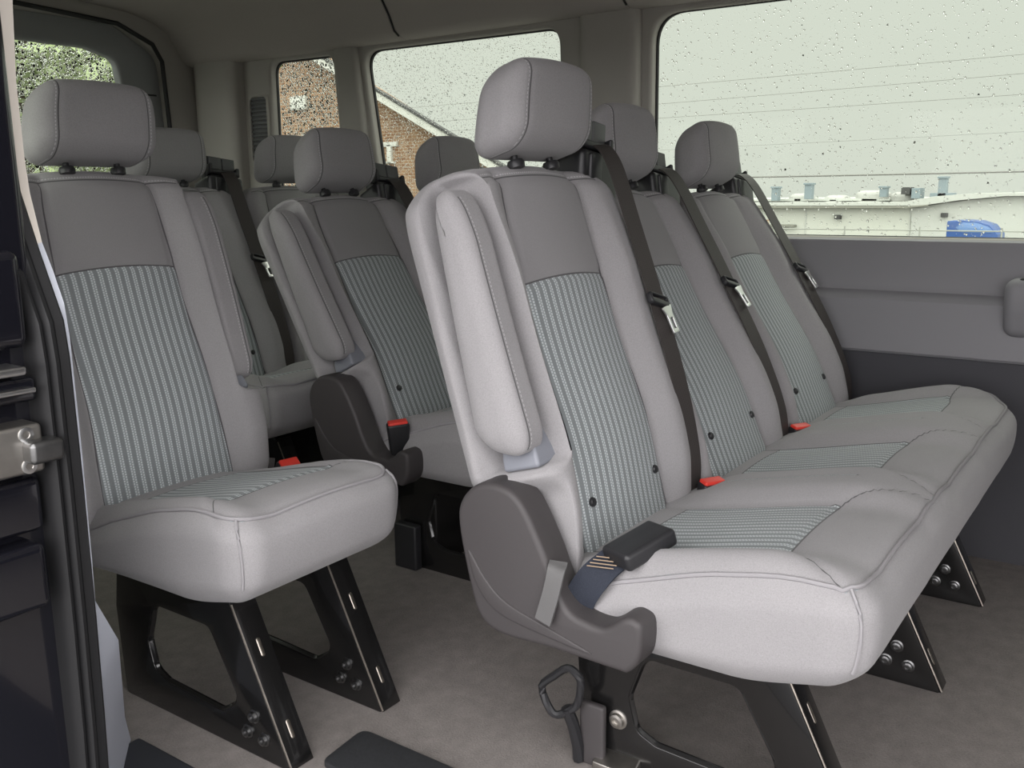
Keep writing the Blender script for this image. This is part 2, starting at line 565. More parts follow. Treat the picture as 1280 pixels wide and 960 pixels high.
def make_armrest(side):
    x0, x1 = (-0.243, -0.172)
    V, F = rbox((x0, 0.194, -0.058), (x1, 0.578, 0.014), (0.020, 0.044, 0.030), (6, 40, 8), 5)
    x, s, t = V[:, 0].copy(), V[:, 1].copy(), V[:, 2].copy()
    f = (s - .196) / .392
    # narrower toward the top; nose droops outward at its lower end
    t = np.where(t < .014, .014 - (.014 - t) * (1.16 - .42 * f), t)
    t = t + (t + 0.058) * 0.10 * (1 - f) - 0.012 * sstep(.75, 1, f) * (t > -.02)
    x = x + 0.002 * f - 0.004 * np.sin(f * 3.1)
    s = s + (t + .02) * -0.35 * (1 - sstep(0, .25, f)) + (t + .02) * .25 * sstep(.8, 1, f)
    uv = np.stack([V[:, 0] - (x1 - 0.050), V[:, 1]], 1)
    off = (V[:, 2] < 0.005) | (V[:, 1] > .56)
    uv[off, 0] = np.where(uv[off, 0] < 0, -9, 9)
    if side == 1: x = -x; F = [tuple(reversed(q)) for q in F]
    P = st(np.stack([x, s, t], 1))
    return mesh('armrest', P, F, uv, True, None)

def make_bracket(side):
    V, F = rbox((-0.212, 0.168, -0.050), (-0.160, 0.275, 0.010), 0.006, (2, 6, 2), 3)
    x, s, t = V[:, 0].copy(), V[:, 1].copy(), V[:, 2].copy()
    k = sstep(.172, .262, s)
    x = x * (1 - k) + np.maximum(x, -0.178) * k
    t = np.where(t > -.01, t - 0.022 * k + 0.004, t)
    if side == 1: x = -x; F = [tuple(reversed(q)) for q in F]
    return mesh('armrest_bracket', st(np.stack([x, s, t], 1)), F, None)

def make_button(x, s):
    V, F = lathe([(0.0075, 0), (0.0075, .003), (0.006, .0055), (0.002, .0062)], 14)
    tt = 0.002 + 0.010 * (1 - min(1, abs(x) / (0.1367 - .043 * s)) ** 2) + 0.012 * math.exp(-((s - .17) / .12) ** 2) - .001
    P = np.stack([V[:, 0] + x, V[:, 1] + s, V[:, 2] + tt], 1)
    return mesh('button', st(P), F)

def ribbon(path, width, thick, wdir, smooth_n=8):
    """flat strap along a path; wdir per point or one vector"""
    P = np.array(path, float)
    # Catmull-Rom
    Q = []
    pts = np.vstack([2 * P[0] - P[1], P, 2 * P[-1] - P[-2]])
    for i in range(1, len(pts) - 2):
        for k in range(smooth_n):
            t = k / smooth_n
            p0, p1, p2, p3 = pts[i - 1:i + 3]
            Q.append(.5 * ((2 * p1) + (-p0 + p2) * t + (2 * p0 - 5 * p1 + 4 * p2 - p3) * t * t + (-p0 + 3 * p1 - 3 * p2 + p3) * t ** 3))
    Q.append(P[-1]); Q = np.array(Q)
    W = np.array(wdir, float)
    if W.ndim == 1: W = np.tile(W, (len(Q), 1))
    else:
        xs = np.linspace(0, 1, len(W)); xq = np.linspace(0, 1, len(Q))
        W = np.stack([np.interp(xq, xs, W[:, i]) for i in range(3)], 1)
    V = []; F = []; uv = []
    ln = 0
    for i, p in enumerate(Q):
        tg = Q[min(i + 1, len(Q) - 1)] - Q[max(i - 1, 0)]
        tg /= np.linalg.norm(tg)
        w = W[i] - tg * (W[i] @ tg); w /= np.linalg.norm(w)
        nrm = np.cross(w, tg)
        if i: ln += np.linalg.norm(Q[i] - Q[i - 1])
        for a, b in ((-.5, -.5), (-.25, -.5), (0, -.5), (.25, -.5), (.5, -.5), (.5, .5), (.25, .5), (0, .5), (-.25, .5), (-.5, .5)):
            V.append(p + w * a * width + nrm * b * thick); uv.append((a * width + 1, ln))
    m = 10
    for i in range(len(Q) - 1):
        for k in range(m):
            F.append((i * m + k, i * m + (k + 1) % m, (i + 1) * m + (k + 1) % m, (i + 1) * m + k))
    F.append(tuple(range(m - 1, -1, -1))); F.append(tuple((len(Q) - 1) * m + k for k in range(m)))
    return np.array(V), F, uv

BELT = [(0.200, 0.656, -0.022), (0.200, 0.652, 0.006), (0.200, 0.636, 0.022), (0.200, 0.595, 0.032), (0.199, 0.50, 0.038), (0.203, 0.37, 0.043), (0.208, 0.22, 0.045), (0.213, 0.10, 0.036), (0.216, 0.03, 0.018), (0.217, -0.03, -0.02)]
def make_belt():
    V, F, uv = ribbon(BELT, 0.044, 0.0022, (1, 0, .12))
    return mesh('seat_belt', st(V), F, uv, True, 50)

def make_latch():
    """black belt loop of the latch plate, in (x, s, t)"""
    ring = fillet([(-.031, -.011), (.031, -.011), (.031, .011), (-.031, .011)], .008)
    hole = fillet([(-.025, .000), (.025, .000), (.025, .006), (-.025, .006)], .002)
    return plate('latch_plate', ring, [hole], .012, .003, 3)
def make_tongue():
    ring = fillet([(-.012, 0), (-.018, .012), (.018, .012), (.012, 0), (.011, -.035), (-.011, -.035)], .004)
    ring = fillet([(-.018, .006), (-.011, -.010), (-.011, -.044), (.011, -.044), (.011, -.010), (.018, .006)], .003)
    hole = fillet([(-.0055, -.036), (.0055, -.036), (.0055, -.016), (-.0055, -.016)], .002)
    return plate('latch_tongue', ring, [hole], .004, .0008, 2)

def st_matrix(x, s, t, rz=0.0, rx=0.0):
    """matrix that puts a plate's xy on the (x, s) plane of the back"""
    o = st([(x, s, t)])[0]
    R = Matrix(((1, 0, 0), (0, SA, -CA), (0, CA, SA))).to_4x4()
    return Matrix.Translation(Vector(o)) @ R @ Matrix.Rotation(rz, 4, 'Z') @ Matrix.Rotation(rx, 4, 'X')

GD = (-0.032, 0.012, 0.026)
def gb(lo, hi, r, n=(2, 2, 2), m=3, lean=0.0):
    V, F = rbox(lo, hi, r, n, m)
    V = V + np.array(GD)
    V[:, 1] -= .45 * lean * np.clip(V[:, 0] - .16, -.05, .2)
    V[:, 2] += .34 * (V[:, 1] - .60)
    return st(V), F
def make_guide():
    parts = [gb((0.166, 0.545, -0.110), (0.292, 0.630, -0.024), 0.012, (3, 3, 3), 3, .25),
             gb((0.176, 0.600, -0.085), (0.286, 0.692, -0.054), 0.008, (3, 3, 2), 3, .25),
             gb((0.182, 0.634, -0.058), (0.284, 0.648, -0.032), 0.005, (3, 1, 1), 3, .25),
             gb((0.178, 0.634, -0.058), (0.190, 0.664, -0.034), 0.004, (1, 1, 1), 3, .25),
             gb((0.276, 0.634, -0.058), (0.288, 0.660, -0.034), 0.004, (1, 1, 1), 3, .25)]
    return join_meshes('belt_guide', parts)
def make_flap(k):
    a, b = ((0.186, 0.232), (0.235, 0.280))[k]
    return mesh('guide_flap', *gb((a, 0.652, -0.058), (b, 0.688, -0.048), 0.003, (2, 2, 1), 2, .25))
def make_emblem_panel():
    return mesh('guide_cover', *gb((0.186, 0.578, -0.030), (0.225, 0.622, -0.019), 0.005, (1, 1, 1), 2, .25))

# cushion -----------------------------------------------------------------
def cush_top(y):
    return 0.378 + 0.063 * (1 - sstep(-0.38, 0.03, y))
def cush_bot(y):
    return 0.277 + 0.030 * (1 - sstep(-0.42, -0.24, y))
CZ0, CZ1, CR = 0.28, 0.44, 0.046

def cush_deform(P, centres, x0, x1, far=0.0):
    P = np.array(P, float)
    x, y, z = P[:, 0].copy(), P[:, 1].copy(), P[:, 2].copy()
    c = np.array(centres)
    u = x[:, None] - c[None, :]
    near = np.abs(u).argmin(1)
    un = u[np.arange(len(x)), near]
    au = np.abs(un)
    outer = (x < c.min() - .05) | (x > c.max() + .05)
    fz = 0.30 + .70 * sstep(-.42, -.28, y)
    rear = 1 - sstep(-.10, .03, y)
    b = sstep(.095, .175, au) * fz * rear * 0.027
    b = b * (1 - .55 * sstep(.185, .235, au) * outer)
    crown = 0.006 * (1 - np.clip(au / .12, 0, 1) ** 2)
    groove = -.004 * np.exp(-((au - .118) / .006) ** 2) * (y > -.28)
    vf = -.288 - 9.0 * np.maximum(au - .095, 0) ** 2
    groove2 = -.004 * np.exp(-((y - vf) / .007) ** 2) * (au < .21)
    w = np.clip((z - CZ0) / (CZ1 - CZ0), 0, 1)
    topz = cush_top(y) + b + crown + (groove + groove2) * (w > .85)
    # outer rear edges sink down beside the side covers
    ed = np.minimum(x - x0, x1 - x)
    sink = (1 - sstep(0.0, .055, ed)) * (0.014 * sstep(-.40, -.25, y) + 0.026 * sstep(-.24, -.04, y))
    topz = topz - sink
    botz = cush_bot(y)
    P[:, 2] = botz + (topz - botz) * (z - CZ0) / (CZ1 - CZ0)
    # front face bulge and plan taper at the front corners
    fr = 1 - sstep(-.42, -.36, y)
    P[:, 1] = y - fr * .012 * np.sin(np.pi * np.clip(w, 0, 1)) + .012 * fr * (1 - w)
    # sides tuck under at the bottom
    side = 1 - sstep(0, .05, ed)
    sg = np.where(x < (x0 + x1) / 2, 1, -1)
    P[:, 0] = x + sg * side * .014 * (1 - w)
    P[:, 1] += far * np.clip((x - (x1 - .20)) / .20, 0, 1) ** 2.2 * np.clip((-.05 - y) / .37, 0, 1)
    return P, un, w

def make_cushion(centres, x0, x1, far=0.0):
    nx = max(30, int((x1 - x0) / .010))
    V, F = rbox((x0, -0.42, CZ0), (x1, 0.05, CZ1), (0.055, 0.055, CR), (nx, 44, 5), 5)
    P, un, w = cush_deform(V, centres, x0, x1, far)
    uv = np.stack([un, V[:, 1]], 1)
    uv[V[:, 2] < CZ1 - .012] = (un[V[:, 2] < CZ1 - .012] * 0 + .6)[:, None]
    me = mesh('cushion', P, F, uv, True, None)
    # piping along the upper edge + the two front corner seams
    q = .0188; qz = CZ1 - CR * (1 - .78) + .001
    path = []
    rr = .055
    e = q
    path += [(x0 + e, y, qz) for y in np.linspace(0.0, -.42 + rr, 14)]
    for a in np.linspace(0, math.pi / 2, 7)[1:]:
        path.append((x0 + rr - (rr - e) * math.cos(a), -.42 + rr - (rr - e) * math.sin(a), qz))
    path += [(x, -.42 + e, qz) for x in np.linspace(x0 + rr, x1 - rr, max(16, int((x1 - x0) / .03)))[1:]]
    for a in np.linspace(math.pi / 2, 0, 7)[1:]:
        path.append((x1 - rr + (rr - e) * math.cos(a), -.42 + rr - (rr - e) * math.sin(a), qz))
    path += [(x1 - e, y, qz) for y in np.linspace(-.42 + rr, 0.0, 14)[1:]]
    Pp, _, _ = cush_deform(path, centres, x0, x1, far)
    parts = [tube(Pp, .0030, 8)]
    for sx in (-1, 1):
        cx = x0 + rr if sx < 0 else x1 - rr
        col = []
        for zz in np.linspace(qz, CZ0 + .035, 10):
            inset = 0 if zz < CZ1 - CR else CR - math.sqrt(max(0, CR ** 2 - (zz - CZ1 + CR) ** 2))
            low = 0 if zz > CZ0 + CR else CR - math.sqrt(max(0, CR ** 2 - (CZ0 + CR - zz) ** 2))
            rad = rr - max(inset, low) * .9 + .0005
            col.append((cx + sx * rad * .72, -.42 + rr - rad * .70, zz))
        Pc, _, _ = cush_deform(col, centres, x0, x1, far)
        parts.append(tube(Pc, .0022, 6))
    return me, join_meshes('piping', parts)

# legs ----------------------------------------------------------------------
LEG_OUT = fillet([(-.398, .0), (-.345, -.0), (-.30, .0), (.045, .0), (.055, .17), (.035, .285), (-.225, .300), (-.272, .262)], [.004, .004, 0, .01, .02, .02, .02, .02])
LEG_HOLE = fillet([(-.062, .205), (-.036, .130), (-.050, .075), (-.085, .060), (-.235, .054), (-.285, .085), (-.215, .205)], .028, 6)
def make_leg():
    return plate('leg', LEG_OUT, [LEG_HOLE], .006, .0015, 1, YZ)
def make_flange():
    # front flange following the slanted leg, reaching inboard (+x)
    y0, z0, y1, z1 = -.398, .0, -.272, .262
    d = np.array([y1 - y0, z1 - z0]); L = np.linalg.norm(d); d /= L
    n = np.array([-d[1], d[0]])
    V, F = rbox((0.000, 0, -.002), (.046, L, .002), .0015, (1, 8, 1), 1)
    P = np.stack([V[:, 0], y0 + d[0] * V[:, 1] + n[0] * V[:, 2], z0 + d[1] * V[:, 1] + n[1] * V[:, 2]], 1)
    parts = [(P, F)]
    # rolled lip round the hole
    hp = [(0.003, p[0], p[1]) for p in LEG_HOLE]
    parts.append(tube(hp, .0055, 6, True))
    return join_meshes('leg_flange', parts)
def make_wear():
    y0, z0, y1, z1 = -.400, .004, -.277, .255
    parts = [tube([(-.0015, y0 + (y1 - y0) * t, z0 + (z1 - z0) * t) for t in np.linspace(0, 1, 6)], .0018, 6)]
    return join_meshes('worn_edge', parts)
def make_slot(a):
    y0, z0, y1, z1 = -.398, .0, -.272, .262
    d = np.array([y1 - y0, z1 - z0]); L = np.linalg.norm(d); d /= L; n = np.array([-d[1], d[0]])
    V, F = rbox((.019, a, .0005), (.027, a + .032, .0032), .0035, (1, 2, 1), 2)
    return mesh('slot', np.stack([V[:, 0], y0 + d[0] * V[:, 1] + n[0] * V[:, 2], z0 + d[1] * V[:, 1] + n[1] * V[:, 2]], 1), F)
def make_bolt(y, z, r=.0095):
    V, F = lathe([(r * 1.25, 0), (r * 1.25, .002), (r * .95, .003), (r * .9, .008), (r * .55, .009), (r * .5, .006)], 16)
    P = np.stack([-V[:, 2] - .002, V[:, 0] + y, V[:, 1] + z], 1)
    return mesh('bolt', P, F)

# moulded side cover (on the -x side) ---------------------------------------
COVER = [(.146, .432), (.141, .470), (.112, .499), (.070, .504), (.036, .486), (.001, .427), (-.020, .379), (-.041, .347), (-.066, .338), (-.090, .336), (-.104, .342), (-.124, .358), (-.140, .360), (-.152, .349), (-.149, .307), (-.133, .283), (-.112, .281), (-.012, .283), (.070, .281), (.110, .300), (.130, .354)]
def make_cover(side):
    ring = spline(COVER, 5)
    me = plate('side_cover', ring, [], .060, .009, 4, YZ)
    return me
def make_cover_rib(side):
    # raised swoosh moulded on the cover
    pts = [(.126, .400), (.112, .350), (.072, .315), (-.02, .300), (-.08, .296), (-.02, .313), (.058, .334), (.096, .362)]
    return plate('cover_rib', spline(pts, 5), [], .005, .0022, 3, YZ)

def make_buckle():
    V, F = rbox((-.020, -.013, 0), (.020, .013, .075), .005, (2, 2, 4), 3)
    V[:, 0] *= 1 + .25 * V[:, 2] / .075
    return mesh('buckle', V, F)
def make_release():
    V, F = rbox((-.0180, -.0105, .071), (.0180, .0105, .0800), .003, (2, 2, 1), 2)
    V[:, 0] *= 1.2
    return mesh('release_button', V, F)

CACHE = {}
def cached(key, fn, *a):
    if key not in CACHE: CACHE[key] = fn(*a)
    return CACHE[key]

def seat_unit(root, dx, tilt, side, belt=True, guide=True, buttons=True):
    """one sitting place: backrest, headrest, armrest, belt; dx = its centre along the bench"""
    loc = (dx, PIV[0], PIV[1]); rot = (-math.radians(tilt), 0, 0)
    b = obj('backrest', cached(('back', side), make_backrest, side), M['back'], root, loc, rot)
    for sx in (-1, 1) if buttons else ():
        obj('button', cached(('btn', sx), make_button, sx * .103, .088), M['black'], b, label='small round black button')
    h = obj('headrest', cached('head', make_headrest), M['plain'], root, loc, rot)
    if 'posts' not in CACHE:
        CACHE['posts'] = [mesh('headrest_post', v, f) for v, f in make_posts()]
    for p in CACHE['posts']:
        obj('headrest_post', p, M['black'], h, label='black headrest post')
    if side:
        obj('armrest', cached(('arm', side), make_armrest, side), M['plain'], root, loc, rot)
        obj('armrest_bracket', cached(('brk', side), make_bracket, side), M['lgrey'], root, loc, rot, 'smooth blue grey plastic bracket')
    if belt:
        bl = obj('seat_belt', cached('belt', make_belt), M['belt'], root, loc, rot, 'dark brown webbing')
        lm = cached('latch', make_latch); tm = cached('tongue', make_tongue)
        lp = obj('latch_plate', lm, M['black'], bl); lp.matrix_local = st_matrix(0.203, .362, .046, math.radians(-16), math.radians(-12))
        tp = obj('latch_tongue', tm, M['steel'], bl, label='bright steel tongue'); tp.matrix_local = st_matrix(0.216, .343, .052, math.radians(6), math.radians(-6))
    if guide:
        g = obj('belt_guide', cached('guide', make_guide), M['black'], root, loc, rot)
        for q in (0, 1): obj('guide_flap', cached(('flap', q), make_flap, q), M['flap'], g, label='dark grey guide flap')
        obj('guide_cover', cached('gcov', make_emblem_panel), M['black'], g)
    return b

def add_leg(root, x, bolts=True, flange=True):
    l = obj('leg', cached('leg', make_leg), M['leg'], root, (x, 0, 0))
    obj('leg_flange', cached('flange', make_flange), M['leg'], l)
    obj('worn_edge', cached('wear', make_wear), M['edge'], l, label='bare worn steel edge')
    for a in (.045, .185): obj('slot', cached(('slot', a), make_slot, a), M['edge'], l, label='bare steel slot')
    if bolts:
        for y, z in ((-.318, .072), (-.300, .040), (-.340, .038)):
            obj('bolt', cached(('bolt', y, z), make_bolt, y, z), M['bolt'], l, label='zinc bolt head')
    return l

def add_buckle(root, loc, rot, m='black'):
    b = obj('buckle', cached('buckle', make_buckle), M['black'], root, loc, rot)
    obj('release_button', cached('release', make_release), M['red'], b, label='red release button')
    return b

def add_cushion(root, centres, x0, x1, far=0.0):
    me, pp = make_cushion(centres, x0, x1, far)
    c = obj('cushion', me, M['cushion'], root)
    obj('piping', pp, M['piping'], c)
    return c

# ---- bench nearest the camera ------------------------------------------------
XA, YA = 1.268, 0.662
A = thing('bench_seat', 'grey three-place bench seat nearest the camera, black buckle lying on its cushion', 'bench seat', (XA, YA, 0), 'upholstered van seats')
seat_unit(A, 0, 0, -1)
seat_unit(A, .439, 10.0, 0)
seat_unit(A, .920, 11.5, 0)
add_cushion(A, [0, .439, .920], -.222, 1.125, .085)
for x in (-.068, .461, .900): add_leg(A, x)
V_cover = cached('cover', make_cover, -1)
cv = obj('side_cover', V_cover, M['plastic'], A, (-.230, 0, 0))
obj('cover_rib', cached('rib', make_cover_rib, -1), M['plastic'], cv, (-.030, 0, 0))
# grey recline tab hanging out of the cover
V, F, uv = ribbon([(-.246, -.018, .408), (-.262, -.024, .400), (-.268, -.020, .370), (-.270, -.008, .327)], .025, .004, (0, 1, .25))
obj('recline_strap', mesh('recline_strap', V, F, uv), M['tab'], A, label='dark grey fabric pull tab')
# buckle lying on the cushion with its webbing
V, F, uv = ribbon([(-.224, -.030, .325), (-.226, -.044, .360), (-.216, -.060, .388), (-.194, -.074, .406), (-.172, -.084, .416)], .044, .0035, (-.25, .95, 0))
w = obj('buckle_strap', mesh('buckle_strap', V, F, uv), M['bluebelt'], A, label='blue grey webbing with tan stitching')
parts = []
for q in range(4):
    c = np.array([-.2125 + q * .0048, -.0640 - q * .0022, .3985 + q * .0034]) + np.array([-.0018, -.0012, .0020])
    parts.append(tube([c + np.array([.005, -.018, 0]), c + np.array([-.005, .018, 0])], .0009, 5))
obj('stitching', join_meshes('stitching', parts), M['thread'], w, label='tan thread')
V, F = rbox((-.045, -.030, -.013), (.045, .030, .013), .007, (3, 3, 1), 3)
bk = obj('buckle', mesh('buckle', V, F), M['black'], A, (-.166, -.100, .424), (math.radians(-4), math.radians(-16), math.radians(-24)), 'large black buckle')
V, F = rbox((-.010, -.012, .0125), (.012, .012, .0142), .0007, (1, 1, 1), 1)
for dx in (.455, .93):
    add_buckle(A, (dx - .225, -.030, .330), (math.radians(10), 0, math.radians(-30)))
V, F = rbox((1.125, .005, .345), (1.165, .075, .405), .008, (1, 2, 2), 3)
obj('belt_anchor', mesh('belt_anchor', V, F), M['black'], A)
# floor latch at the rear foot
lring = [(-.118, .094, .128), (-.113, .074, .150), (-.108, .052, .168), (-.105, .036, .160), (-.104, .030, .146), (-.106, .034, .112), (-.110, .046, .098), (-.116, .066, .086), (-.119, .080, .096)]
lt = obj('floor_latch', join_meshes('floor_latch', [tube(spline(lring, 3), .0065, 8, True),
    tube([(-.110, .052, .100), (-.102, .045, .070), (-.095, .040, .030), (-.092, .040, .004)], .010, 8)]), M['black'], A)
V, F = rbox((-.092, -.004, .0), (-.078, .040, .108), .005, (1, 2, 3), 2)
obj('latch_bracket', mesh('latch_bracket', V, F), M['plastic'], A)
V, F = rbox((-.100, -.060, .0), (-.062, .012, .030), .004, (1, 3, 1), 2)
V[:, 2] *= .55 + .45 * (V[:, 0] > -.08)
obj('floor_bracket', mesh('floor_bracket', V, F), M['zinc'], A)
obj('bolt', mesh('bolt', *[(lambda V, F: (np.stack([-V[:, 2] - .070, V[:, 0] - .020, V[:, 1] + .085], 1), F))(*lathe([(.016, 0), (.016, .003), (.012, .004), (.0115, .010), (.007, .011), (.006, .007)], 18))][0]), M['zinc'], A, label='zinc bolt head')

# ---- double bench behind it --------------------------------------------------
C = thing('bench_seat', 'grey double bench seat behind the front bench, upright red-topped buckle at its side', 'bench seat', (1.722, 1.453, 0), 'upholstered van seats')
seat_unit(C, 0, 12.0, -1)
seat_unit(C, .450, 12.0, 0)
add_cushion(C, [0, .450], -.222, .690)
for x in (-.068, .461): add_leg(C, x)
cv = obj('side_cover', V_cover, M['walldark'] if False else M['plastic'], C, (-.236, 0, 0))
obj('cover_rib', CACHE['rib'], M['plastic'], cv, (-.030, 0, 0))
add_buckle(C, (-.212, -.082, .336), (math.radians(10), math.radians(-4), math.radians(-38)))
V, F = rbox((-.100, -.02, .0), (-.074, .050, .115), .006, (1, 2, 3), 2)
obj('floor_latch', mesh('floor_latch', V, F), M['black'], C)

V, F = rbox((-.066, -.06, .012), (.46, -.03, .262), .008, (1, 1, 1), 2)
obj('added_shade_panel', mesh('added_shade_panel', V, F), M['leg'], C)  # invented black panel, stands in for the dark under the bench
# ---- single seat beside the door ---------------------------------------------
S = thing('passenger_seat', 'grey single seat beside the door opening, striped cushion and two black legs', 'seat', (.997, 1.464, 0), 'upholstered van seats')
seat_unit(S, 0, -1.7, 1, belt=False, guide=False, buttons=False)
add_cushion(S, [0], -.200, .172)
for x in (-.103, .109): add_leg(S, x)
V, F, uv = ribbon([(-.214, .10, .60), (-.214, .085, .52), (-.214, .06, .44), (-.212, .04, .37), (-.212, .03, .30)], .030, .003, (0, 1, -.2))
obj('seat_belt', mesh('seat_belt', V, F, uv), M['belt'], S, label='dark brown webbing')
V, F = rbox((-.222, .0, .275), (-.205, .060, .350), .005, (1, 2, 2), 2)
obj('belt_anchor', mesh('belt_anchor', V, F), M['black'], S)
V, F, uv = ribbon([(.205, .075, .352), (.235, .060, .358), (.268, .040, .350)], .024, .003, (0, .3, 1))
obj('buckle_strap', mesh('buckle_strap', V, F, uv), M['belt'], S)
add_buckle(S, (.286, .050, .296), (math.radians(38), 0, math.radians(-10)))

# ---- rear bench ---------------------------------------------------------------
D = thing('bench_seat', 'shadowed grey bench seat farthest back in the van, partly hidden by the seats ahead', 'bench seat', (1.700, 2.196, 0), 'upholstered van seats')
seat_unit(D, 0, 2.8, 0)
seat_unit(D, .450, 2.8, 0)
add_cushion(D, [0, .450], -.222, .690)
for x in (-.068, .461): add_leg(D, x)

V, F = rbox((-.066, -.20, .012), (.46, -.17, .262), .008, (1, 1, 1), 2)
obj('added_shade_panel', mesh('added_shade_panel', V, F), M['leg'], D)  # added black panel that hides the lit floor below the cushion
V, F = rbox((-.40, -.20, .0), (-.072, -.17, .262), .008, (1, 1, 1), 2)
obj('added_shade_panel', mesh('added_shade_panel', V, F), M['leg'], D)  # second added panel, carries the darkness on toward the aisle

# ------------------------------------------------------------------ van shell
V, F = rbox((.50, -1.6, -.05), (2.70, 3.50, 0.0), .002, (1, 1, 1), 1)
struct(obj('floor', mesh('floor', V, F, None, False), M['floor']))

XW = 2.56        # inner face of the left wall at window height
def kk(y, z, rear, d=0.0):
    # rear edges and heads are seen on the glass plane, front edges on the inner face
    return (y * ((1.057 if rear else 1.0407) + d), .9 + (z - .9) * ((1.054 if z > .9 else 1.0407) + d))
w1 = fillet([kk(1.224, .790, 1), kk(1.228, 1.383, 1), kk(-.34, 1.372, 0), kk(-.34, .790, 0)], [.03, .085, .085, .03], 8)
w2 = fillet([kk(2.205, .790, 1, .009), kk(2.290, 1.380, 1, .009), kk(1.540, 1.376, 0, .009), kk(1.520, .790, 0, .009)], [.03, .06, .06, .03], 8)
w3 = fillet([kk(2.752, .790, 1, .009), kk(2.748, 1.383, 1, .009), kk(2.470, 1.380, 0, .009), kk(2.428, .790, 0, .009)], [.03, .05, .05, .03], 8)
wall_out = [(-1.6, .74), (3.46, .74), (3.46, 1.53), (-1.6, 1.53)]
wl = struct(obj('wall_left', plate('wall_left', wall_out, [w1, w2, w3], .05, .012, 3, Matrix.Translation((XW + .025, 0, 0)) @ YZ), M['pillar']))
# lower panels of the left wall
def wallstrip(name, prof, y0, y1, mat, parent=None, ny=1):
    """profile (x, z) extruded along y"""
    V = []; F = []
    n = len(prof)
    ys = np.linspace(y0, y1, ny + 1)
    for y in ys:
        for x, z in prof: V.append((x, y, z))
    for i in range(ny):
        for k in range(n - 1):
            a = i * n + k
            F.append((a, a + n, a + n + 1, a + 1))
    return obj(name, mesh(name, V, F, None, True, 30), mat, parent)
prof_up = [(2.600, .782), (2.546, .782), (2.535, .778), (2.530, .769), (2.526, .668), (2.520, .652), (2.500, .640), (2.494, .630), (2.494, .500), (2.500, .493), (2.53, .49)]
wallstrip('panel', prof_up, .366, 3.40, M['wall'], wl)
wallstrip('panel', [(x - .003, z) for x, z in prof_up], -1.6, .3662, M['wall'], wl)
wallstrip('lower_panel', [(2.53, .50), (2.512, .49), (2.514, .30), (2.50, .10), (2.48, .0)], -1.6, 3.40, M['walldark'], wl)['label'] = 'charcoal lower panel'
# cup holder moulded into the panel at the right
V, F = rbox((2.43, .02, .560), (2.51, .315, .700), .026, (3, 4, 3), 4)
V[:, 0] += .03 * (1 - sstep(.56, .66, V[:, 2]))
ch = obj('cup_holder', mesh('cup_holder', V, F), M['wall'], wl)
V, F = rbox((2.445, .05, .690), (2.495, .285, .7025), .005, (1, 1, 1), 2)
obj('recess', mesh('recess', V, F), M['black'], ch)

def window(n, ring, label=None, x=XW + .046):
    r = struct(thing('window_%d' % n, 'x', 'window', (0, 0, 0)))
    del r['label']; del r['category']
    c = np.mean(np.array(ring), 0)
    big = [tuple(c + (np.array(p) - c) * 1.0) for p in ring]
    grow = lambda d: [tuple(np.array(p) + d * (np.array(p) - c) / np.linalg.norm(np.array(p) - c)) for p in ring]
    obj('pane', plate('pane', grow(.012), [], .004, .0005, 0, Matrix.Translation((x, 0, 0)) @ YZ), M['glass'], r)
    obj('seal', plate('seal', grow(.010), [grow(-.006)], .012, .003, 2, Matrix.Translation((x - .012, 0, 0)) @ YZ), M['seal'], r)
    return r
W1 = window(1, w1); W2 = window(2, w2); W3 = window(3, w3)

# pillar covers between the windows
def pillar(name, ya0, ya1, yb0, yb1, x0=2.528):
    V, F = rbox((x0, -1, .76), (2.62, 1, 1.47), (.030, .35, .02), (1, 6, 8), 5)
    f = (V[:, 2] - .76) / .71
    lo = ya0 + (yb0 - ya0) * f; hi = ya1 + (yb1 - ya1) * f
    V[:, 1] = lo + (hi - lo) * (V[:, 1] + 1) / 2
    return struct(obj(name, mesh(name, V, F), M['pillar']))
pillar('trim_1', 1.325, 1.515, 1.330, 1.535)
pillar('trim_2', 2.375, 2.525, 2.465, 2.575, 2.538)
pillar('trim_3', 3.085, 3.34, 3.085, 3.34, 2.50)

# headliner ------------------------------------------------------------------
prof = [(2.62, 1.425), (2.520, 1.422), (2.500, 1.428), (2.478, 1.442), (2.452, 1.490), (2.42, 1.535), (2.36, 1.570), (2.25, 1.595), (2.0, 1.612), (1.6, 1.618), (1.2, 1.605), (.9, 1.57), (.75, 1.52), (.70, 1.44), (.66, 1.30), (.62, 1.25)]
V = []; F = []
prof2 = prof + [(.60, 1.72), (2.66, 1.72)]
ys = [-1.6, 1.345, 1.35, 1.355, 2.205, 2.212, 2.219, 3.36]
dip = [0, 0, .012, 0, 0, .012, 0, 0]
n = len(prof2)
for y, d in zip(ys, dip):
    for x, z in prof2: V.append((x, y, z + (d if z < 1.7 else 0)))
for i in range(len(ys) - 1):
    for k in range(n):
        a = i * n + k; b = i * n + (k + 1) % n
        F.append((a, b, b + n, a + n))
F.append(tuple(range(n - 1, -1, -1))); F.append(tuple((len(ys) - 1) * n + k for k in range(n)))
cl = struct(obj('ceiling', mesh('ceiling', V, F, None, True, 35), M['headliner']))
for yy in (1.35, 2.212):
    path = [(x, yy, z + .001) for x, z in prof[2:12]]
    V, F = tube(path, .0035, 6)
    obj('seam', mesh('seam', V, F), M['seal'], cl)

V, F = rbox((.90, -1.66, 0), (2.66, -1.60, 1.60), .01, (1, 1, 1), 2)
struct(obj('light_block_front', mesh('light_block_front', V, F), M['walldark']))  # unseen wall added to keep light out of the open front
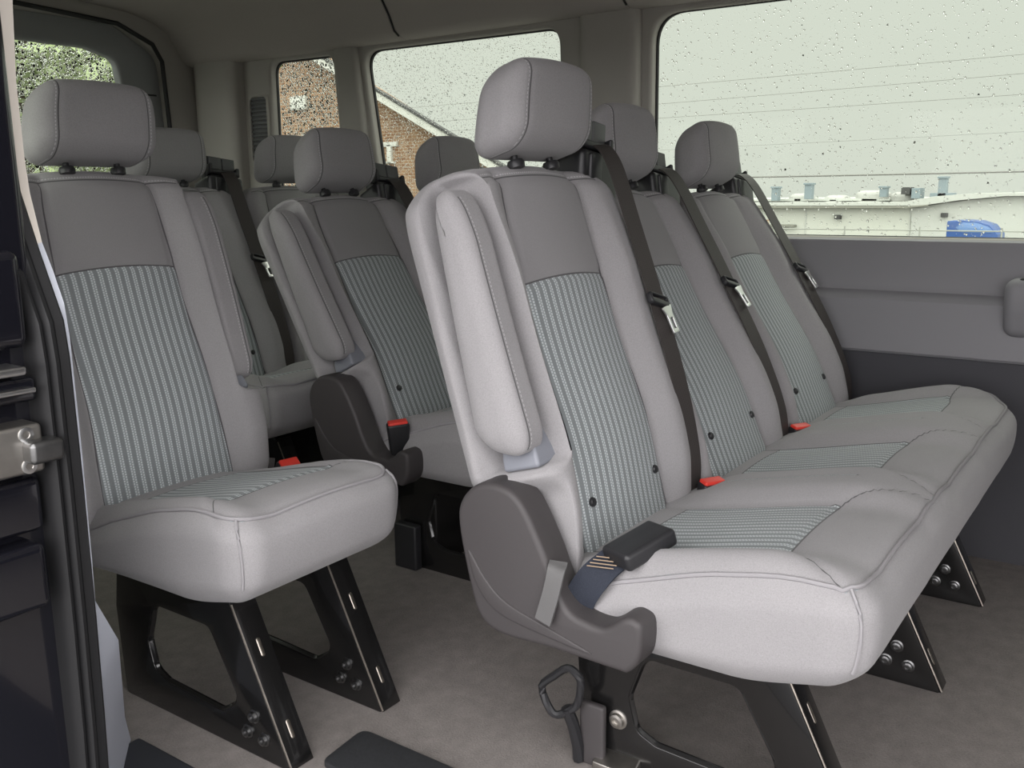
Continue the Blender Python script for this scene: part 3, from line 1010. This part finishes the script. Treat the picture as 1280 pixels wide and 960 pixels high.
# rear door --------------------------------------------------------------------
YR = 3.40
rd = struct(thing('door_1', 'x', 'door', (0, 0, 0))); del rd['label']; del rd['category']
rw = fillet([(1.30, .80), (1.30, 1.455), (2.10, 1.455), (2.215, 1.425), (2.235, 1.28), (2.215, .80)], [.05, .1, .12, .05, .1, .05], 8)
do = fillet([(.66, .02), (.66, 1.56), (2.20, 1.56), (2.40, 1.46), (2.44, .9), (2.44, .02)], [.02, .05, .1, .1, .1, .02], 5)
obj('door_panel', plate('door_panel', do, [rw], .05, .012, 3, Matrix.Translation((0, YR + .025, 0)) @ XZ), M['doortrim'], rd)
c = np.mean(np.array(rw), 0)
obj('pane', plate('pane', [tuple(np.array(p) + .012 * (np.array(p) - c) / np.linalg.norm(np.array(p) - c)) for p in rw], [], .004, .0005, 0, Matrix.Translation((0, YR + .044, 0)) @ XZ), M['glass'], rd)
V, F = rbox((2.245, YR - .006, 1.300), (2.375, YR + .002, 1.306), .001, (1, 1, 1), 1)
obj('joint', mesh('joint', V, F), M['seal'], rd)
ring_o = fillet([(.60, -.02), (.60, 1.70), (2.66, 1.70), (2.66, -.02)], 0)
fr = struct(obj('wall_rear', plate('wall_rear', ring_o, [fillet([(.68, .02), (.68, 1.55), (2.20, 1.55), (2.385, 1.45), (2.415, .9), (2.415, .02)], [.02, .05, .1, .1, .1, .02], 5)], .05, .012, 2, Matrix.Translation((0, YR - .02, 0)) @ XZ), M['pillar']))
# rubber seam line beside the rear door
V, F = tube([(2.41, YR - .048, .3), (2.408, YR - .048, .9), (2.382, YR - .048, 1.43), (2.345, YR - .048, 1.49), (2.20, YR - .048, 1.548), (1.6, YR - .048, 1.575), (.8, YR - .048, 1.56)], .009, 8)
struct(obj('trim_4', mesh('trim_4', V, F), M['seal']))

# side vent --------------------------------------------------------------------
vt = thing('air_vent', 'dark slatted air vent on the left wall beside the rear side window', 'vent', (2.556, 3.002, 1.125))
ring = fillet([(.054, .168), (.054, -.08), (.02, -.135), (-.056, -.170), (-.056, .168)], [.03, .05, .05, .02, .02], 6)
inner = fillet([(.046, .160), (.046, -.076), (.014, -.127), (-.049, -.158), (-.049, .160)], [.025, .04, .04, .02, .02], 6)
obj('frame', plate('frame', ring, [inner], .016, .004, 2, YZ), M['pillar'], vt)
obj('backing', plate('backing', inner, [], .003, .0005, 0, Matrix.Translation((.004, 0, 0)) @ YZ), M['black'], vt)
for i in range(20):
    z = .154 - i * .0155
    hi = .043 if z > -.076 else .043 - (-.076 - z) * .75
    V, F = rbox((-.006, -.049, z - .0036), (.003, hi, z + .0036), .0022, (1, 1, 1), 1)
    obj('slat', mesh('slat', V, F), M['flap'], vt)

# right-hand side behind the sliding door ---------------------------------------
rwin1 = fillet([(1.50, .80), (1.50, 1.38), (2.25, 1.38), (2.25, .80)], .06, 6)
rwin2 = fillet([(2.40, .80), (2.40, 1.38), (3.10, 1.38), (3.10, .80)], .06, 6)
struct(obj('wall_right', plate('wall_right', [(1.30, 0), (1.30, 1.60), (3.46, 1.60), (3.46, 0)], [rwin1, rwin2], .06, .01, 2, Matrix.Translation((.63, 0, 0)) @ YZ), M['pillar']))
for q, rg_ in ((5, rwin1), (6, rwin2)):
    r_ = struct(thing('window_%d' % q, 'x', 'window', (0, 0, 0))); del r_['label']; del r_['category']
    obj('pane', plate('pane', rg_, [], .004, .0005, 0, Matrix.Translation((.612, 0, 0)) @ YZ), M['glass'], r_)
V, F = rbox((.54, -1.60, 0), (.60, -.85, 1.60), .01, (1, 1, 1), 2)
struct(obj('wall_right', mesh('wall_right', V, F), M['pillar']))
# inner trim of the door pillar: cream above, blue grey below
edge_z = [1.50, 1.16, 1.058, .956, .910, .842, .803, .760, .714, .560, .384, .320, .245, .165, .078, .0]
edge_y = [1.29, 1.297, 1.310, 1.310, 1.306, 1.288, 1.267, 1.248, 1.242, 1.241, 1.244, 1.247, 1.247, 1.262, 1.310, 1.362]
edge_x = [.70, .70, .70, .70, .70, .70, .70, .70, .70, .70, .70, .70, .730, .738, .765, .802]
seal_y = [1.19, 1.164, 1.155, 1.144, 1.140, 1.112, 1.094, 1.074, 1.069, 1.068, 1.070, 1.072, 1.074, 1.078, 1.080, 1.082]
def trim_strip(name, i0, i1, mat):
    V = []; F = []
    m = 6
    idx = np.arange(i0, i1 + 1)
    zz = np.concatenate([np.linspace(edge_z[i], edge_z[i + 1], 6)[:-1] for i in idx[:-1]] + [[edge_z[i1]]])
    ip = lambda arr: np.interp(-zz, [-edge_z[i] for i in range(len(edge_z))], arr)
    ex, ey, sy = ip(edge_x), ip(edge_y), ip(seal_y)
    for j, z in enumerate(zz):
        kf = 1 - (1 - (sy[j] + .016) / ey[j]) * sstep(.06, .36, z)
        p0 = np.array([.592, sy[j] + .006]); p1 = np.array([ex[j], ey[j]]) * kf
        z1 = .9 + (z - .9) * kf
        ctrl = (p0 + p1) / 2 + np.array([-.004, .010])
        for q in range(m):
            t = q / (m - 1)
            p = (1 - t) ** 2 * p0 + 2 * t * (1 - t) * ctrl + t * t * p1
            V.append((p[0], p[1], z + (z1 - z) * t))
        V.append((p1[0] - .012, p1[1] + .19, z1)); V.append((.592, p1[1] + .19, z1))
    mm = m + 2
    for j in range(len(zz) - 1):
        for q in range(mm):
            a = j * mm + q; b = j * mm + (q + 1) % mm
            F.append((a, b, b + mm, a + mm))
    F.append(tuple(range(mm))); F.append(tuple((len(zz) - 1) * mm + q for q in range(mm - 1, -1, -1)))
    return struct(obj(name, mesh(name, V, F, None, True, 40), mat))
trim_strip('trim_5', 0, 5, M['cream'])
trim_strip('trim_6', 5, 15, M['trim'])
# ribbed rubber door seal
zz = np.concatenate([np.linspace(edge_z[i], edge_z[i + 1], 6)[:-1] for i in range(len(edge_z) - 1)] + [[-.12]])
sy = np.interp(-zz, [-e for e in edge_z], seal_y)
sx = np.full(len(zz), .598)
sec = [(.000, .020), (.000, .000), (-.004, -.004), (-.014, -.003), (-.017, .002), (-.020, .002), (-.022, -.007), (-.027, -.009), (-.030, -.005), (-.032, .002), (-.034, -.004), (-.038, -.006), (-.042, -.001), (-.045, .008), (-.045, .030)]
V = []; F = []
n = len(sec)
for j in range(len(zz)):
    for a, b in sec: V.append((sx[j] + a, sy[j] - .004 + b - (.0 if a > -.021 else .008), zz[j]))
for j in range(len(zz) - 1):
    for q in range(n - 1):
        a = j * n + q
        F.append((a, a + 1, a + n + 1, a + n))
struct(obj('trim_7', mesh('trim_7', V, F, None, True, 40), M['rubber']))
# painted jamb with its striker
V, F = rbox((.30, 1.085, -.6), (.575, 1.30, 1.55), .012, (1, 1, 1), 3)
jb = struct(obj('trim_8', mesh('trim_8', V, F), M['paint']))
def jbox(name, lo, hi, r, mat, label=None, m=3):
    V, F = rbox(lo, hi, r, (1, 1, 1), m)
    return obj(name, mesh(name, V, F), mat, jb, label=label)
jbox('ledge', (.34, 1.060, .672), (.552, 1.10, .700), .006, M['paint'])
jbox('ledge', (.34, 1.055, .735), (.548, 1.10, .845), .012, M['paint'])
jbox('pressing', (.36, 1.050, .425), (.538, 1.10, .505), .010, M['paint'])
jbox('pressing', (.36, 1.066, .515), (.548, 1.10, .580), .008, M['paint'])
jbox('bright_bar', (.36, 1.045, .706), (.535, 1.10, .716), .003, M['steel'], 'bright metal bar')
jbox('bright_bar', (.36, 1.048, .684), (.545, 1.10, .690), .002, M['steel'], 'bright metal bar')
sk = jbox('striker', (.40, 1.050, .590), (.548, 1.10, .648), .006, M['zinc'], 'worn zinc striker plate')
jbox('striker_tongue', (.522, 1.030, .604), (.562, 1.060, .630), .006, M['bolt']).parent = sk
for z in (.637, .600):
    V, F = lathe([(.009, 0), (.009, .0012), (.007, .0016), (.0045, .0016), (.004, .0004)], 16)
    P = np.stack([V[:, 0] + .528, 1.0505 - V[:, 2], V[:, 1] + z], 1)
    obj('rivet', mesh('rivet', P, F), M['steel'], sk)
# dark step sill and the worn floor plate
V, F = rbox((.44, -.60, -.03), (.812, 1.352, .006), .008, (1, 6, 1), 3)
struct(obj('trim_9', mesh('trim_9', V, F), M['sill']))
ring = fillet([(-.075, -.22), (.052, -.22), (.052, .012), (-.055, .002)], [.01, .012, .02, .02], 5)
tag(obj('floor_plate', plate('floor_plate', ring, [], .012, .004, 3), M['mat'], None, (.985, 1.035, .006)),
    'scuffed black plate lying on the carpet in the aisle', 'floor plate')

# ------------------------------------------------------------------ rain on the panes
def rain(name, ring, count, r0, r1, plane, parent_label, dome=0.75):
    R = np.array(ring); lo, hi = R.min(0), R.max(0)
    pts = []
    n = len(R)
    def inside(p):
        c = False; j = n - 1
        for i in range(n):
            if (R[i][1] > p[1]) != (R[j][1] > p[1]) and p[0] < (R[j][0] - R[i][0]) * (p[1] - R[i][1]) / (R[j][1] - R[i][1]) + R[i][0]: c = not c
            j = i
        return c
    while len(pts) < count:
        p = lo + (hi - lo) * RNG.random(2)
        if inside(p): pts.append(p)
    V = []; F = []
    seg = 7
    for p in pts:
        r = r0 + (r1 - r0) * RNG.random() ** 3
        e = 1 + .35 * RNG.random()
        o = len(V)
        for rr, h in ((1, 0), (.86, .30), (.5, .52)):
            for q in range(seg):
                a = 2 * math.pi * q / seg
                V.append((p[0] + r * rr * math.cos(a), p[1] + r * e * rr * math.sin(a), h * r * dome))
        V.append((p[0], p[1], .60 * r * dome))
        F.append(tuple(o + q for q in range(seg - 1, -1, -1)))
        for k in range(2):
            for q in range(seg):
                a = o + k * seg + q; b = o + k * seg + (q + 1) % seg
                F.append((a, b, b + seg, a + seg))
        for q in range(seg): F.append((o + 2 * seg + q, o + 2 * seg + (q + 1) % seg, o + 3 * seg))
    V = np.array(V)
    if plane == 'left': P = np.stack([XW + .0495 + V[:, 2], V[:, 0], V[:, 1]], 1)
    else:
        P = np.stack([V[:, 0], YR + .0475 + V[:, 2], V[:, 1]], 1); F = [tuple(reversed(f)) for f in F]
    me = mesh(name, P, F, None, True, None)
    return tag(obj(name, me, M['drop']), parent_label, 'raindrops', None, 'stuff')
rain('raindrops', w1, 6500, .0008, .0032, 'left', 'scattered raindrops on the large front side window')
rain('raindrops', w2, 13000, .0009, .0024, 'left', 'fine raindrops on the middle side window', .45)
rain('raindrops', w3, 9000, .0015, .0042, 'left', 'dense raindrops on the narrow rear side window', .3)
rain('raindrops', rw, 17000, .0020, .0050, 'rear', 'dense raindrops on the rear door glass', .65)

# ------------------------------------------------------------------ outside
GX = np.array([-40, -3, 3, 14, 24, 40, 70, 140, 300.0]); GZ = np.array([-.72, -.72, -.72, -.72, -1.6, -4.5, -5.0, -5.0, -5.0])
V = []; F = []
for x, z in zip(GX, GZ):
    for y in (-60, 0, 60, 200): V.append((x, y, z))
for i in range(len(GX) - 1):
    for j in range(3): F.append((i * 4 + j, (i + 1) * 4 + j, (i + 1) * 4 + j + 1, i * 4 + j + 1))
struct(obj('ground', mesh('ground', V, F, None, False), M['asphalt']))

# warehouse
wh = thing('warehouse', 'long pale industrial warehouse with rooftop vents across the way', 'building', (60, 12, -5))
def wbox(name, lo, hi, mat, label=None, r=.02):
    V, F = rbox(lo, hi, r, (1, 1, 1), 1)
    V = V - np.array([60, 12, -5])
    return obj(name, mesh(name, V, F, None, False), mat, wh, label=label)
wbox('wall', (60, 12.85, -5), (80, 60, .02), M['whouse'])
def wpoly(name, yz, x0, x1, mat, label=None):
    me = plate(name, yz, [], x1 - x0, .01, 0, Matrix.Translation(((x0 + x1) / 2 - 60, -12, 5)) @ YZ)
    return obj(name, me, mat, wh, label=label)
wpoly('gable_wall', [(13.0, -5), (13.0, -.05), (12.0, .12), (10.4, .36), (8.0, .60), (-30, .60), (-30, -5)], 59.9, 80, M['whouse2'])
wpoly('roof', [(60, .12), (60, .32), (13.5, .30), (11.8, .62), (9.5, .80), (-30, .86), (-30, .66), (8.0, .62), (10.4, .40), (12.4, .10)], 59.3, 80.5, M['whroof'])
wpoly('roof_edge', [(60, .0), (60, .10), (13.2, .08), (12.0, .16), (12.0, .08), (13.2, -.04)], 59.2, 59.5, M['whedge'])
wpoly('upper_roof', [(60, .36), (60, .52), (17, .52), (14.8, .46), (14.8, .36)], 62, 80, M['whroof'])
wbox('cladding_joint', (59.95, 19.28, -5), (60.02, 19.38, -.1), M['whroof'])
wbox('cladding_joint', (59.95, 13.05, -5), (60.02, 13.14, -.1), M['whroof'])
wbox('canopy', (59.5, 19.9, -1.22), (60.1, 22.8, -1.08), M['whedge'])
wbox('wall_lamp', (59.6, 17.1, -.72), (60.05, 17.45, -.46), M['roofdark'])
wbox('wall_lamp', (59.6, 11.0, -.56), (60.0, 11.35, -.32), M['roofdark'])
for y, z0, z1, ww in ((21.80, .4, 1.32, .42), (19.62, .5, 1.52, .45), (15.0, .6, 1.26, .42), (11.65, .6, 1.78, .46)):
    c = wbox('roof_vent', (61, y - ww / 2, z0), (61.6, y + ww / 2, z1), M['vent'])
    V, F = rbox((60.9, y - ww * .62, z1 - .12), (61.7, y + ww * .62, z1), .02, (1, 1, 1), 1)
    obj('vent_cap', mesh('vent_cap', V - np.array([60, 12, -5]), F, None, False), M['vent'], c)
wbox('roof_unit', (61, 12.85, .5), (62.2, 13.35, 1.12), M['vent'])
wbox('roof_unit', (61, 13.45, .75), (62.2, 13.95, 1.18), M['roofdark'], 'dark round roof fan')
wbox('roof_unit', (61, 11.0, .55), (62, 12.3, .82), M['vent'])
for y0, y1, z0, z1 in ((19.9, 21.3, .42, .86), (17.6, 19.0, .42, .74), (15.1, 17.0, .45, 1.02), (13.2, 14.9, .5, .90)):
    V, F = rbox((62, y0, z0 - .4), (64, y1, z1), (.5, .5, .3), (2, 4, 1), 4)
    obj('skylight_dome', mesh('skylight_dome', V - np.array([60, 12, -5]), F), M['dome'], wh)

# truck
tk = thing('truck', 'small blue truck parked in front of the pale warehouse', 'truck', (50, 7.9, -4.4))
yz = [(1.10, 3.86), (1.06, 3.92), (.55, 3.96), (-.20, 3.92), (-.75, 3.74), (-1.12, 3.30), (-1.14, 2.6), (1.10, 2.6)]
obj('body', plate('body', yz, [], 2.2, .03, 2, Matrix.Translation((0, 0, 0)) @ YZ), M['blue'], tk)
obj('side_panel', plate('side_panel', [(.70, 3.62), (.40, 3.86), (-.20, 3.84), (-.72, 3.66), (-.95, 3.40), (.45, 3.40)], [], .04, .01, 1, Matrix.Translation((-1.11, 0, 0)) @ YZ), M['blue2'], tk)
obj('chassis', plate('chassis', [(1.05, 0), (1.05, 2.6), (-1.1, 2.6), (-1.1, 0)], [], 1.8, .03, 1, YZ), M['roofdark'], tk)

# chain-link style fence posts and rail in front of the warehouse
fe = thing('fence', 'thin galvanised fence running before the pale warehouse', 'fence', (24, 6, -1.6))
V, F = tube([(0, -10, 1.60), (0, 14, 1.60)], .016, 6)
obj('rail', mesh('rail', V, F), M['galv'], fe)
for i in range(13):
    V, F = tube([(0, -8 + i * 1.75, 0), (0, -8 + i * 1.75, 1.68)], .022, 6)
    obj('post', mesh('post', V, F), M['galv'], fe)

# overhead cables
for (ya, za, yb, zb, r), lab in zip([(10.03, 1.32, 3.04, 1.33, .022), (12.26, 3.87, 3.27, 3.94, .006), (12.25, 3.40, 3.23, 3.52, .006), (12.49, 3.01, 3.19, 3.06, .006), (10.88, 2.14, 3.12, 2.23, .004)],
        ['lowest thick overhead cable above the warehouse roof', 'topmost thin overhead cable crossing the big window', 'second highest thin overhead cable across the big window', 'middle thin overhead cable across the big window', 'faint overhead cable next above the thick lowest one']):
    d = (yb - ya); e = (zb - za)
    P = [(25, ya + d * t, za + e * t - .10 * math.sin(math.pi * (t + 2) / 5) + .10 * math.sin(math.pi * 2.5 / 5)) for t in np.linspace(-2, 3, 30)]
    V, F = tube(P, r, 5)
    tag(obj('cable', mesh('cable', V, F), M['cable']), lab, 'cable', 'overhead cables')

# brick building with its gable end toward the van
bb = thing('brick_building', 'brown brick gabled building with white eaves boards behind the rear side windows', 'building', (12, 14, -.72))
def bp(y, z): return (y - 14, z + .72)
ap = (14.6, 4.53)
gr = [bp(ap[0], ap[1] - .10), bp(7.5, .68), bp(7.5, -.72), bp(21.7, -.72), bp(21.7, .68)]
obj('gable_wall', plate('gable_wall', gr, [], .3, .005, 0, Matrix.Translation((.15, 0, 0)) @ YZ), M['brick'], bb)
def rake(name, off0, off1, x0, x1, mat):
    ring = [bp(ap[0], ap[1] - off0), bp(6.9, ap[1] - off0 - .506 * 7.7), bp(6.9, ap[1] - off1 - .506 * 7.7), bp(ap[0], ap[1] - off1), bp(22.3, ap[1] - off1 - .506 * 7.7), bp(22.3, ap[1] - off0 - .506 * 7.7)]
    me = plate(name, ring, [], x1 - x0, .005, 0, Matrix.Translation(((x0 + x1) / 2, 0, 0)) @ YZ)
    return obj(name, me, mat, bb)
rake('roof', -.01, .035, -.43, -.32, M['roofdark'])
obj('annex', plate('annex', [bp(7.7, .3), bp(7.7, -.72), bp(21.5, -.72), bp(21.5, .3)], [], 9, .01, 0, Matrix.Translation((4.8, 0, 0)) @ YZ), M['brick'], bb)
rake('rake_board', .035, .17, -.40, -.30, M['white'])
rake('soffit', .15, .20, -.32, .02, M['whroof'])
V, F = rbox((-.06, 12.8 - 14, 2.42 + .72), (.02, 13.2 - 14, 2.66 + .72), .02, (1, 1, 1), 1)
obj('wall_sign', mesh('wall_sign', V, F), M['white'], bb, label='pale green wall plate')
parts = [rbox((-.05, 10.70 - 14, 1.71 + .72), (.01, 11.06 - 14, 1.79 + .72), .01, (1, 1, 1), 1), rbox((-.05, 10.83 - 14, 1.44 + .72), (.01, 10.93 - 14, 1.75 + .72), .01, (1, 1, 1), 1),
         rbox((-.05, 10.76 - 14, 1.44 + .72), (.01, 11.00 - 14, 1.47 + .72), .01, (1, 1, 1), 1)]
obj('letter', join_meshes('letter', parts), M['white'], bb, label='white serif letter T')

# trees behind the van
def tree(x, y, h, rad, label, seed):
    rg = np.random.default_rng(seed)
    t = thing('tree', label, 'tree', (x, y, -.72), 'trees behind the van')
    V, F = tube([(0, 0, 0), (.05, .03, h * .4), (0, .1, h * .75)], .12, 8)
    obj('trunk', mesh('trunk', V, F), M['bark'], t)
    n = 3000
    V = []; F = []
    cl = rg.normal(size=(46, 3)); cl /= np.linalg.norm(cl, axis=1, keepdims=True)
    cl = cl * (rg.random((46, 1)) ** .4) * np.array([rad, rad, h * .46]) + np.array([0, 0, h * .56])
    for i in range(n):
        c = cl[i % 46] + rg.normal(size=3) * rad * .17
        a = rg.normal(size=3); a /= np.linalg.norm(a); b = np.cross(a, rg.normal(size=3)); b /= np.linalg.norm(b)
        s = .05 + .06 * rg.random()
        o = len(V)
        V += [c - a * s * 1.3, c + b * s * .6, c + a * s * 1.3, c - b * s * .6]; F.append((o, o + 1, o + 2, o + 3))
    obj('foliage', mesh('foliage', V, F, None, False), M['leaf'], t)
tree(4.6, 8.6, 5.6, 1.25, 'leafy green tree seen through the rear door glass at left', 1)
tree(7.6, 10.6, 5.2, 1.35, 'leafy green tree nearer the right edge of the rear door glass', 2)
tree(3.2, 13.5, 7.0, 1.9, 'leafy green tree farthest left beyond the rear door glass', 3)

# ------------------------------------------------------------------ light
wd = bpy.data.worlds.new('overcast sky'); SC.world = wd; wd.use_nodes = True
t = wd.node_tree; t.nodes.clear()
out = t.nodes.new('ShaderNodeOutputWorld'); bg = t.nodes.new('ShaderNodeBackground')
tc = t.nodes.new('ShaderNodeTexCoord'); sp = t.nodes.new('ShaderNodeSeparateXYZ')
t.links.new(tc.outputs['Generated'], sp.inputs[0])
def mapr(sock, a, b):
    m = t.nodes.new('ShaderNodeMapRange'); m.interpolation_type = 'SMOOTHSTEP'
    m.inputs['From Min'].default_value = a; m.inputs['From Max'].default_value = b
    m.inputs['To Min'].default_value = 0; m.inputs['To Max'].default_value = 1
    t.links.new(sock, m.inputs[0]); return m.outputs[0]
def mixc(f, a, b):
    m = t.nodes.new('ShaderNodeMix'); m.data_type = 'RGBA'
    t.links.new(f, m.inputs[0])
    for k_, v_ in ((6, a), (7, b)):
        if isinstance(v_, tuple): m.inputs[k_].default_value = v_
        else: t.links.new(v_, m.inputs[k_])
    return m.outputs[2]
# overcast: dim toward the far horizon, brighter overhead and behind the camera
dn = t.nodes.new('ShaderNodeVectorMath'); dn.operation = 'DOT_PRODUCT'; dn.inputs[1].default_value = (.86, .51, 0)
t.links.new(tc.outputs['Generated'], dn.inputs[0])
c1 = mixc(mapr(dn.outputs['Value'], .25, -.75), (.93, .935, .90, 1), (4.9, 4.78, 4.84, 1))
c2 = mixc(mapr(sp.outputs[2], .28, .75), c1, (4.0, 3.95, 3.9, 1))
t.links.new(c2, bg.inputs[0]); bg.inputs[1].default_value = 1.0
t.links.new(bg.outputs[0], out.inputs[0])

# ------------------------------------------------------------------ camera
yaw, pitch, roll, f = map(math.radians, (35.132, 11.392, .513, 0))
fwd = Vector((math.cos(yaw) * math.cos(pitch), math.sin(yaw) * math.cos(pitch), -math.sin(pitch)))
r = Vector((math.sin(yaw), -math.cos(yaw), 0)); d = fwd.cross(r)
r2 = r * math.cos(roll) + d * math.sin(roll); d2 = -r * math.sin(roll) + d * math.cos(roll)
cam = bpy.data.cameras.new('camera'); co = bpy.data.objects.new('camera', cam); COL.objects.link(co)
cam.sensor_width = 36; cam.sensor_fit = 'HORIZONTAL'; cam.lens = 1170 / 1280 * 36
cam.clip_start = .02; cam.clip_end = 600
mat = Matrix((( r2.x, -d2.x, -fwd.x, 0), (r2.y, -d2.y, -fwd.y, 0), (r2.z, -d2.z, -fwd.z, .9), (0, 0, 0, 1)))
co.matrix_world = mat
SC.camera = co
